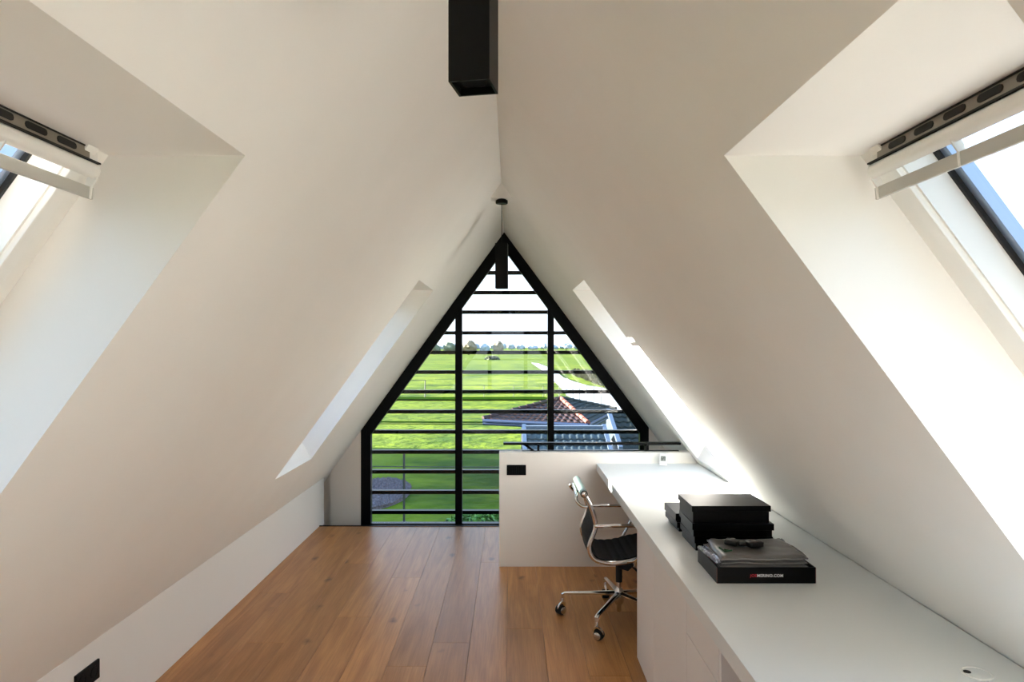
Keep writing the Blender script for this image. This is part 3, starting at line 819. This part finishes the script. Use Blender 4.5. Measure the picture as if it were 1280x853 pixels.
# ribbed sling: seat and back from one profile
prof = smooth_path([(x, 0, z) for x, z in side_pts], 10)
def sling(i0, i1, nm, toff, label=None):
    mb = MB(); P = prof[i0:i1]; n_ = len(P); vs = []
    acc = 0; dist = [0]
    for k in range(1, n_): dist.append(dist[-1] + (P[k]-P[k-1]).length)
    for sgn in (1, -1):
        for k, p in enumerate(P):
            t = (P[min(k+1, n_-1)] - P[max(k-1, 0)]).normalized()
            nrm = Vector((-t.z, 0, t.x))
            if nrm.x + nrm.z < 0: nrm = -nrm
            puff = abs(math.sin(math.pi * dist[k] / .045)) ** .5
            for jj in range(7):
                v = jj/6; yq = YN + .006 + (YF-YN-.012)*v
                sag = -.010 * math.sin(math.pi*v)
                q = p + nrm * (toff + sag + sgn*(.003 + .0055*puff))
                vs.append((q.x, yq, q.z))
    N = n_*7; fs = []
    for k in range(n_-1):
        for j in range(6):
            a = k*7+j; fs += [(a, a+1, a+8, a+7), (N+a, N+a+7, N+a+8, N+a+1)]
        a = k*7; fs += [(a, a+7, N+a+7, N+a), (a+6, N+a+6, N+a+13, a+13)]
    for j in range(6):
        fs += [(j, N+j, N+j+1, j+1)]; a = (n_-1)*7+j; fs += [(a, a+1, N+a+1, N+a)]
    mb.add(vs, fs); return part(mb, nm, 'mesh', ch, label, smooth=True)
sling(4, 84, 'backrest', .004)
sling(82, 158, 'seat', .012)
# head roll and end caps
hd = part(MB().tube([(.410, YN - .005, .772), (.410, YF + .005, .772)], .021, 20), 'head_roll', 'roll', ch, 'rolled top of the backrest with a grey-green sheen put into its colour', smooth=True)
for yy, s in ((YN - .005, -1), (YF + .005, 1)):
    part(MB().lathe([(.020, 0), (.020, s*.006), (.017, s*.007)], (.410, yy, .772), 20, 'y'), 'roll_cap', 'black', hd, smooth=True)
    part(MB().lathe([(.015, s*.0062), (.015, s*.008), (.010, s*.011), (.004, s*.0115)], (.410, yy, .772), 16, 'y'), 'cap_disc', 'chrome', hd, smooth=True)
# rear spreaders (upper antler, lower cross bar)
for (xr, zr_, xc, zc_) in ((.440, .712, .370, .745),):
    pts = [(xr, YN, zr_), (xc, YN + .03, (zr_+zc_)/2), (xc - .008, YN + .10, zc_), (xc - .008, YF - .10, zc_), (xc, YF - .03, (zr_+zc_)/2), (xr, YF, zr_)]
    if zc_ > .7:
        pts = [(.430, YN, .700), (.395, YN + .005, .705), (.368, YN + .02, .735), (.372, YN + .06, .758), (.378, YF - .06, .758), (.368, YF - .02, .735), (.395, YF - .005, .705), (.430, YF, .700)]
    part(MB().tube(smooth_path(pts, 6), .0085, 10), 'rear_brace', 'chrome', ch, smooth=True)
part(MB().tube(smooth_path([(.70, YN + .004, .402), (.70, YN + .06, .355), (.70, YF - .06, .355), (.70, YF - .004, .402)], 6), .011, 10), 'seat_brace', 'chrome', ch, smooth=True)
# armrests
for yy, s in ((YN, -1), (YF, 1)):
    yo = yy + s * .034
    arm = smooth_path([(.474, yy, .592), (.490, yo, .600), (.56, yo, .602), (.66, yo, .602), (.735, yo, .600), (.768, yo, .575), (.752, yo, .52), (.715, yo, .445), (.690, yy + s*.02, .408), (.650, yy, .394)], 6)
    ap = part(MB().tube(arm, .0085, 10), 'armrest', 'chrome', ch, smooth=True)
    part(MB().tube([(.55, yo, .604), (.57, yo, .605), (.66, yo, .605), (.68, yo, .604)], [.008, .0125, .0125, .008], 12, flat=(.7, 1.1)), 'arm_pad', 'chrome', ap, smooth=True)
# mechanism, column, base
hx, hy = .636, 4.0
part(MB().box(hx - .05, hx + .10, hy - .06, hy + .06, .325, .365).prism([(hx - .03, hy - .035, .325), (hx + .09, hy - .035, .325), (hx + .05, hy - .035, .285), (hx + .0, hy - .035, .30)], (0, .07, 0)), 'tilt_mechanism', 'black', ch, bevel=.006)
part(MB().tube([(hx + .06, hy - .05, .33), (hx + .10, hy - .10, .30), (hx + .11, hy - .13, .285)], .007, 8), 'tilt_lever', 'black', ch, smooth=True)
part(MB().lathe([(.019, 0), (.019, .115)], (hx, hy, .215), 18), 'column_sleeve', 'black', ch, smooth=True)
part(MB().lathe([(.010, .04), (.014, .045), (.014, .215)], (hx, hy, .0), 18), 'column', 'chrome', ch, smooth=True)
part(MB().lathe([(.020, .085), (.028, .10), (.032, .135), (.026, .165), (.018, .18)], (hx, hy, 0), 20), 'hub', 'chrome', ch, smooth=True)
for k in range(5):
    a = R(168 + 72*k); ca, sa = math.cos(a), math.sin(a)
    def q(r_, z_): return (hx + ca*r_, hy + sa*r_, z_)
    lg = part(MB().tube([q(.018, .148), q(.10, .142), q(.22, .133), q(.318, .126), q(.333, .118), q(.335, .095)], [.019, .016, .0135, .0115, .0115, .011], 10, flat=(.75, 1.1)), 'leg', 'chrome', ch, smooth=True)
    part(MB().tube([q(.335, .098), q(.335, .078), q(.335, .060)], [.0085, .012, .012], 10), 'castor_stem', 'chrome', lg, smooth=True)
    ta = a + R(55 + 30*k); tx, ty = math.cos(ta), math.sin(ta)
    c0 = Vector(q(.335, .0285)) + Vector((tx, ty, 0)) * .014
    ax = Vector((-ty, tx, 0))
    part(MB().tube([c0 - ax*.024, c0 - ax*.020, c0 - ax*.003, c0 + ax*.003, c0 + ax*.020, c0 + ax*.024], [.018, .0255, .0275, .0275, .0255, .018], 18), 'castor_wheel', 'black', lg, smooth=True)
    for sg in (-1, 1):
        part(MB().tube([c0 + ax*sg*.020, c0 + ax*sg*.026, c0 + ax*sg*.030], [.0215, .0205, .012], 18), 'castor_cap', 'chrome', lg, smooth=True)
    hood = []
    for j in range(8):
        t_ = R(10 + 160*j/7); hood.append(c0 + Vector((tx, ty, 0))*math.cos(t_)*.024 + Vector((0, 0, 1))*(math.sin(t_)*.028 + .004))
    part(MB().tube(hood, [.010, .015, .018, .020, .020, .018, .015, .010], 12, flat=(.45, 1.35)), 'castor_hood', 'chrome', lg, smooth=True)

# ------------------------------------------------------------------ outdoors
ZG = -3.0
HC = 1.6 - ZG
def G(px, py):
    Y = HC * F / (py - 432.0)
    return ((px - 638.0) * Y / F, Y)
gm_ = MB()
ny_, nx2 = 60, 24
yy_ = [6.62 * (1400/6.62) ** (j/ny_) for j in range(ny_+1)]
vs = []
for j, Y in enumerate(yy_):
    for i in range(nx2+1):
        x = (i/nx2 - .5) * 2 * (60 + Y*1.4)
        vs.append((x, Y - 0.0, ZG + (noise.noise(Vector((x*.05, Y*.05, 0))) * .10 if 20 < Y < 300 and abs(x) < 300 else 0) - .0))
gm_.add(vs, [(j*(nx2+1)+i, j*(nx2+1)+i+1, (j+1)*(nx2+1)+i+1, (j+1)*(nx2+1)+i) for j in range(ny_) for i in range(nx2)])
gm_.add([(-70, -60, ZG), (70, -60, ZG), (70, 6.62, ZG), (-70, 6.62, ZG)], [(0, 1, 2, 3)])
go = gm_.build('ground', 'grass', smooth=True); struct(go, 'bright green meadow stretching to the horizon', 'meadow')

def flat_patch(pts, z, m, name, label, cat, thick=.05):
    P = [(*G(*p), z) for p in pts]
    return struct(MB().prism(P, (0, 0, -thick)).build(name, m), label, cat)
flat_patch([(664, 454.5), (672, 455), (690, 462), (705, 474), (722, 480.5), (740, 485), (756, 488), (775, 502), (800, 540), (764, 540), (735, 512), (708, 496), (702, 488), (686, 471), (676, 463)], ZG + .16, 'water', 'canal', 'pale canal reflecting the sky beyond the tiled roofs', 'canal')
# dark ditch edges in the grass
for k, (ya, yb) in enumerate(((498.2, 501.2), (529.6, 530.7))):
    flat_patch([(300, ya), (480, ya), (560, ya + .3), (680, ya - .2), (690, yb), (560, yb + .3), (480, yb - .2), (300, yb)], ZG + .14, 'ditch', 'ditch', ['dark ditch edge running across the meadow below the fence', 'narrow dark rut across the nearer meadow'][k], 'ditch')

def blades(n_, area, hgt, wid, m, name, label, cat, seed):
    rnd = random.Random(seed); mb = MB()
    (xa, ya), (xb, yb) = area[0], area[1]
    for _ in range(n_):
        x, y_ = area(rnd) if callable(area) else (0, 0)
    return mb
rnd = random.Random(4); rb = MB()
for _ in range(1300):
    px = rnd.uniform(716, 775); t = (px - 716)/59
    py = rnd.uniform(463 + 6*t, 470 + 18*min(1, t*1.3))
    x, y_ = G(px, py); hgt = rnd.uniform(.15, .6); w = rnd.uniform(.08, .2); l = rnd.uniform(-.2, .2)
    rb.add([(x-w, y_, ZG+.1), (x+w, y_, ZG+.1), (x+l, y_ + rnd.uniform(-.2, .2), ZG + hgt)], [(0, 1, 2)])
tag(rb.build('reed_bed', 'reed'), 'brown dry reeds along the canal bank', 'reeds', kind='stuff')

# fences
def fence(pts, h, rails, label, spacing_posts=None, r=.025):
    t = thing('wire_fence', label, 'fence', (*pts[0], ZG))
    for (x, y_) in pts:
        part(MB().tube([(x, y_, ZG + .0), (x, y_, ZG + h)], r, 6), 'post', 'fence', t)
    for z in rails:
        part(MB().tube([(x, y_, ZG + z) for x, y_ in pts], r*.6, 5), 'rail', 'fence', t)
fence([G(px, 498.5) for px in (531, 568, 605, 642, 679)], 1.15, (1.12, .6), 'low wire fence on thin posts crossing the middle of the meadow', r=.022)
fence([G(496, 499), G(531.5, 499)], 1.62, (1.6,), 'taller gate-like fence end at the left of the meadow', r=.04)
fence([G(px, py) for px, py in ((690, 498), (699, 499.5), (708, 500.5), (716, 501.5), (724.5, 503), (733, 504.5), (742, 506), (751.5, 508), (762.5, 510.5), (776, 514))], 1.45, (1.42,), 'fence of closely set posts in front of the canal', r=.034)
po = thing('garden_pole', 'tall thin dark pole standing in the shaded grass at left', 'pole', (*G(505, 655), ZG))
gx, gy = G(505, 655)
part(MB().tube([(gx, gy, ZG), (gx, gy, ZG + 1.86)], .030, 8), 'post', 'fence', po)
part(MB().lathe([(.10, .0), (.10, .03), (.05, .06)], (gx, gy, ZG), 12), 'foot', 'fence', po)
part(MB().tube([(gx - 2.0, gy + .1, ZG + 1.47), (gx, gy, ZG + 1.47), (gx + 3.6, gy - .1, ZG + 1.47)], .012, 5), 'wire', 'fence', po)

# gravel bed
gb = MB(); rnd = random.Random(9)
cx, cy = -4.15, 21.0
for _ in range(1500):
    a = rnd.uniform(0, 2*math.pi); r_ = math.sqrt(rnd.random())
    x, y_ = cx + 1.05*r_*math.cos(a), cy + 2.1*r_*math.sin(a); s = rnd.uniform(.03, .075)
    z = ZG + .10 + .10*(1 - r_)
    q = [(x + s*rnd.uniform(.6, 1.1)*math.cos(t), y_ + s*rnd.uniform(.6, 1.1)*math.sin(t), z) for t in (0, 1.57, 3.14, 4.71)]
    gb.add(q + [(x, y_, z + s*.9)], [(0, 1, 4), (1, 2, 4), (2, 3, 4), (3, 0, 4)])
gb.lathe([(1.0, -.02), (.98, .10), (.5, .15), (.05, .17)], (0, 0, 0), 28)
nn = len(gb.v) - 28*4
for i in range(nn, len(gb.v)):
    v = gb.v[i]; gb.v[i] = (cx + v[0]*1.05, cy + v[1]*2.1, ZG + v[2])
tag(gb.build('gravel_bed', 'gravel'), 'grey gravel heap in the shaded grass at lower left', 'gravel', kind='stuff')

# leafy shrub under the window
def leafy(name, label, cat, cx, cy, z0, rx, ry, rz, n_, s, m, seed, group=None):
    rnd = random.Random(seed)
    t = thing(name, label, cat, (cx, cy, z0), group)
    mb = MB()
    for _ in range(n_):
        d = Vector((rnd.gauss(0, 1), rnd.gauss(0, 1), abs(rnd.gauss(0, 1)))).normalized() * rnd.uniform(.55, 1) ** .5
        c = Vector((cx + d.x*rx, cy + d.y*ry, z0 + .05 + d.z*rz))
        a = Vector((rnd.uniform(-1, 1), rnd.uniform(-1, 1), rnd.uniform(-.4, 1))).normalized(); b_ = a.cross(Vector((rnd.uniform(-1, 1), rnd.uniform(-1, 1), rnd.uniform(-1, 1)))).normalized()
        w = s*rnd.uniform(.6, 1.2)
        mb.add([c - a*w, c + b_*w*.45, c + a*w, c - b_*w*.45], [(0, 1, 2, 3)])
    part(mb, 'foliage', m, t)
    st = MB()
    for k in range(6):
        a = k*1.05; st.tube([(cx + .05*math.cos(a), cy + .05*math.sin(a), z0), (cx + rx*.6*math.cos(a), cy + ry*.6*math.sin(a), z0 + rz*.7)], [.02, .008], 5)
    part(st, 'stems', 'bark', t)
leafy('shrub', 'low leafy green shrub just outside the window foot, left of the half wall', 'shrub', -.75, 16.9, ZG, 1.0, .5, .42, 1500, .07, 'leaf', 3)
leafy('shrub', 'small dark bush alone in the far meadow near the horizon', 'shrub', G(615, 450)[0], G(615, 450)[1], ZG, 2.4, 2.0, 1.2, 500, .5, 'tree', 5)

# tree line
def crown_mesh(seed, m, sub=3):
    bm = bmesh.new(); bmesh.ops.create_icosphere(bm, subdivisions=sub, radius=1)
    for v in bm.verts:
        p = v.co.copy(); d = 1 + .28*noise.noise(p*1.6 + Vector((seed, 0, 0))) + .16*noise.noise(p*4.3 + Vector((0, seed, 0)))
        v.co = p*d
        if v.co.z < -.6: v.co.z = -.6
    me_ = bpy.data.meshes.new('crown'); bm.to_mesh(me_); bm.free(); me_.materials.append(M[m]); return me_
crowns = {m: [crown_mesh(s, m) for s in (1.0, 5.0, 9.0)] for m in ('tree', 'treebrown', 'treeblue')}
tk = MB().tube([(0, 0, 0), (0, 0, 1)], [.12, .08], 7).build('tmp_trunk', 'bark', origin=(0, 0, 0)); trunk_me = tk.data; bpy.data.objects.remove(tk)
def tree(px, dist, wpx, hpx, m, label, group, k):
    x = (px - 638) * dist / F; w = wpx * dist / F; h = hpx * dist / F
    t = thing('tree', label, 'tree', (x, dist, ZG), group)
    c = bpy.data.objects.new('crown', crowns[m][k % 3]); COL.objects.link(c); c.parent = t
    c.location = (0, 0, h*.58); c.scale = (w*.5, w*.5, h*.5); c.rotation_euler = (0, 0, k*1.3)
    b_ = bpy.data.objects.new('trunk', trunk_me); COL.objects.link(b_); b_.parent = t
    b_.scale = (w*.3, w*.3, h*.4)
rnd = random.Random(12)
k = 0
for (px, w, h, m, lb) in ((543, 15, 13, 'tree', 'hazy green tree clump at the left end of the tree line'), (562, 15, 15, 'tree', 'rounded green tree clump just left of the left mullion'),
                          (586, 20, 17, 'treebrown', 'broad brownish tree clump right of the left mullion'), (606, 12, 13, 'treeblue', 'grey hazy tree between the two brownish clumps'),
                          (623, 13, 16, 'treebrown', 'upright brownish tree in the middle of the tree line')):
    tree(px, 330, w, h, m, lb, None, k); k += 1
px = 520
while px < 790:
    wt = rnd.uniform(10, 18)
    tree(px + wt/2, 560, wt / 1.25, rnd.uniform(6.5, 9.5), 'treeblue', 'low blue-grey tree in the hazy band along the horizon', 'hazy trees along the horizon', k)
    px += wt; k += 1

# house with hipped roof
ZE = -.80
A, B, C_, D_ = Vector((-.88, 22.0, ZE)), Vector((2.35, 20.7, ZE)), Vector((3.9, 25.3, ZE)), Vector((.7, 26.5, ZE))
AP = Vector((1.72, 23.4, -.25))
hw_ = hs = thing('garden_house', 'low house with red-brown hipped tile roof and orange ridge caps', 'house', (1.5, 23.5, ZG))
def hip_tiles(P, Q, ap, rows, m, nm):
    u = (Q - P).normalized(); L_ = (Q - P).length
    s0 = (ap - P).dot(u) / L_; mb = MB()
    nrm = (Q - P).cross(ap - P).normalized()
    if nrm.z < 0: nrm = -nrm
    for r in range(rows):
        v0, v1 = r/rows, (r+1.12)/rows
        v1 = min(v1, 1)
        a0 = P.lerp(ap, v0); b0 = Q.lerp(ap, v0); a1 = P.lerp(ap, v1); b1 = Q.lerp(ap, v1)
        nseg = max(2, int((b0-a0).length / .055))
        lo, hi = [], []
        for j in range(nseg+1):
            t = j/nseg; dd = (b0-a0).length*t
            wv = .022*math.sin(dd/.22*2*math.pi)
            lo.append(a0.lerp(b0, t) + nrm*(.055 + wv)); hi.append(a1.lerp(b1, t) + nrm*(.015 + wv))
        lo2 = [p - nrm*.04 for p in lo]
        n0 = nseg+1
        mb.add(lo + hi + lo2, [(j, j+1, n0+j+1, n0+j) for j in range(nseg)] + [(j, 2*n0+j, 2*n0+j+1, j+1) for j in range(nseg)])
    o = part(mb, nm, m, hs); o['kind'] = 'stuff'; return o
for (P, Q, m) in ((A, B, 'tilered'), (B, C_, 'tilegreen'), (C_, D_, 'tilegreen'), (D_, A, 'tilered')): hip_tiles(P, Q, AP, 9, m, 'roof_tiles')
part(MB().add([A, B, C_, D_, AP], [(0, 1, 4), (1, 2, 4), (2, 3, 4), (3, 0, 4), (3, 2, 1, 0)]), 'roof_deck', 'tilegreen', hs)
cap0 = None
for (P, nn_, cm) in ((B, 8, 'ridge'), (A, 11, 'tilered'), (C_, 9, 'tilegreen')):
    d = (AP - P); st_ = d / nn_
    for k in range(nn_):
        p0 = P + st_*k + Vector((0, 0, .05)); p1 = p0 + st_*1.1
        part(MB().tube([p0, p1], [.085, .06], 8), 'ridge_cap', cm, hs, smooth=True)
def inset(P, k): c = (A+B+C_+D_)/4; return P.lerp(c, k)
wl = [A.lerp(B, .31), B, C_, D_.lerp(C_, .31)]
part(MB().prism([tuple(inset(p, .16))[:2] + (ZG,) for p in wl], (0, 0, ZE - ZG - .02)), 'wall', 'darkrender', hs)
a_, b_ = inset(wl[0], .15), inset(B, .15)
part(MB().prism([(*a_.lerp(b_, .05).xy, ZG+.1), (*a_.lerp(b_, .2).xy, ZG+.1), (*a_.lerp(b_, .2).xy, ZE-.1), (*a_.lerp(b_, .05).xy, ZE-.1)], (0, -.03, 0)), 'door', 'darkwall', hs)
for (P, Q) in ((A, B), (B, C_)):
    part(MB().tube([P + Vector((0, -.06, -.02)), Q + Vector((0, -.06, -.02))], .055, 8), 'gutter', 'blugutter', hs, smooth=True)
    part(MB().tube([P + Vector((0, -.02, -.12)), Q + Vector((0, -.02, -.12))], .05, 4), 'fascia', 'blugutter', hs)

# nearer outbuilding: pantiles one by one
def pantile_mesh(m, w=.165, l=.30):
    vs = []; n0 = 8
    for (v, lift) in ((0, .045), (l*1.12, .012)):
        for j in range(n0+1):
            t = j/n0; vs.append((w*t, v, lift + .013*math.sin(t*2*math.pi)))
    for j in range(n0+1): vs.append((w*j/n0, 0, .045 + .013*math.sin(j/n0*2*math.pi) - .022))
    fs = [(j, j+1, n0+2+j, n0+1+j) for j in range(n0)] + [(j, 2*(n0+1)+j, 2*(n0+1)+j+1, j+1) for j in range(n0)]
    me_ = bpy.data.meshes.new('roof_tile'); me_.from_pydata(vs, [], fs); me_.materials.append(M[m])
    for p in me_.polygons: p.use_smooth = True
    return me_
def shed(name, label, x0, x1, ye, ze, yr, zr2, m, cols, rows, skew=0.0):
    t = thing(name, label, 'building', ((x0+x1)/2, (ye+yr)/2, ZG))
    pw = parent_world(t)
    Ls = math.hypot(yr-ye, zr2-ze); ang = math.atan2(zr2-ze, yr-ye)
    w, l = (x1-x0)/cols, Ls/rows
    me_ = pantile_mesh(m, w, l)
    for r in range(rows):
        for c in range(cols):
            o = bpy.data.objects.new('roof_tile', me_); COL.objects.link(o); o.parent = t
            o.rotation_euler = (ang, 0, 0)
            o.location = Vector((x0 + c*w, ye + (yr-ye)*r/rows, ze + (zr2-ze)*r/rows)) - pw
    part(MB().prism([(x0, ye+.02, ze-.01), (x0, yr, zr2-.01), (x0, yr + 1.6, ze-.01)], (x1-x0, 0, 0)), 'roof_deck', 'tileblue', t)
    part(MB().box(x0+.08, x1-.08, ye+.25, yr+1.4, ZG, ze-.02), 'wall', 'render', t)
    part(MB().box(x0-.02, x1+.02, yr-.02, yr+.16, zr2+.0, zr2+.065), 'ridge_flashing', 'zinc', t)
    for x in (x0-.09, x1):
        part(MB().prism([(x, ye-.05, ze+.02), (x, ye-.05, ze+.10), (x, yr+.1, zr2+.10), (x, yr+.1, zr2+.02)], (.09, 0, 0)), 'verge_flashing', 'zinc', t)
    part(MB().tube([(x0-.1, ye-.06, ze-.02), (x1+.1, ye-.06, ze-.02)], .05, 8), 'gutter', 'blugutter', t, smooth=True)
    part(MB().tube([(x0-.1, yr+.20, zr2+.02), (x1+.1, yr+.20, zr2+.02)], .04, 8), 'rear_gutter', 'blugutter', t, smooth=True)
shed('tiled_outbuilding', 'nearest outbuilding roof of wavy blue-grey pantiles just beyond the handrail', .36, 2.12, 14.0, -1.02, 15.7, -.32, 'tileblue', 11, 7)
shed('tiled_outbuilding', 'narrower dark-tiled outbuilding roof at the far right beside the blue-grey one', 2.40, 3.9, 14.6, -.66, 16.3, -.02, 'tilegreen', 9, 7)

# unseen building added at left to cast shade over the near grass
bn = thing('barn', 'long dark building added unseen left of the meadow to shade the near grass', 'building', (-27, 24, ZG))
part(MB().box(-31, -23, 10.5, 33.4, ZG, ZG + 4.0), 'wall', 'darkwall', bn)
part(MB().prism([(-31.5, 10.2, ZG + 4.0), (-22.5, 10.2, ZG + 4.0), (-27, 10.2, ZG + 6.6)], (0, 23.5, 0)), 'roof', 'tilegreen', bn)
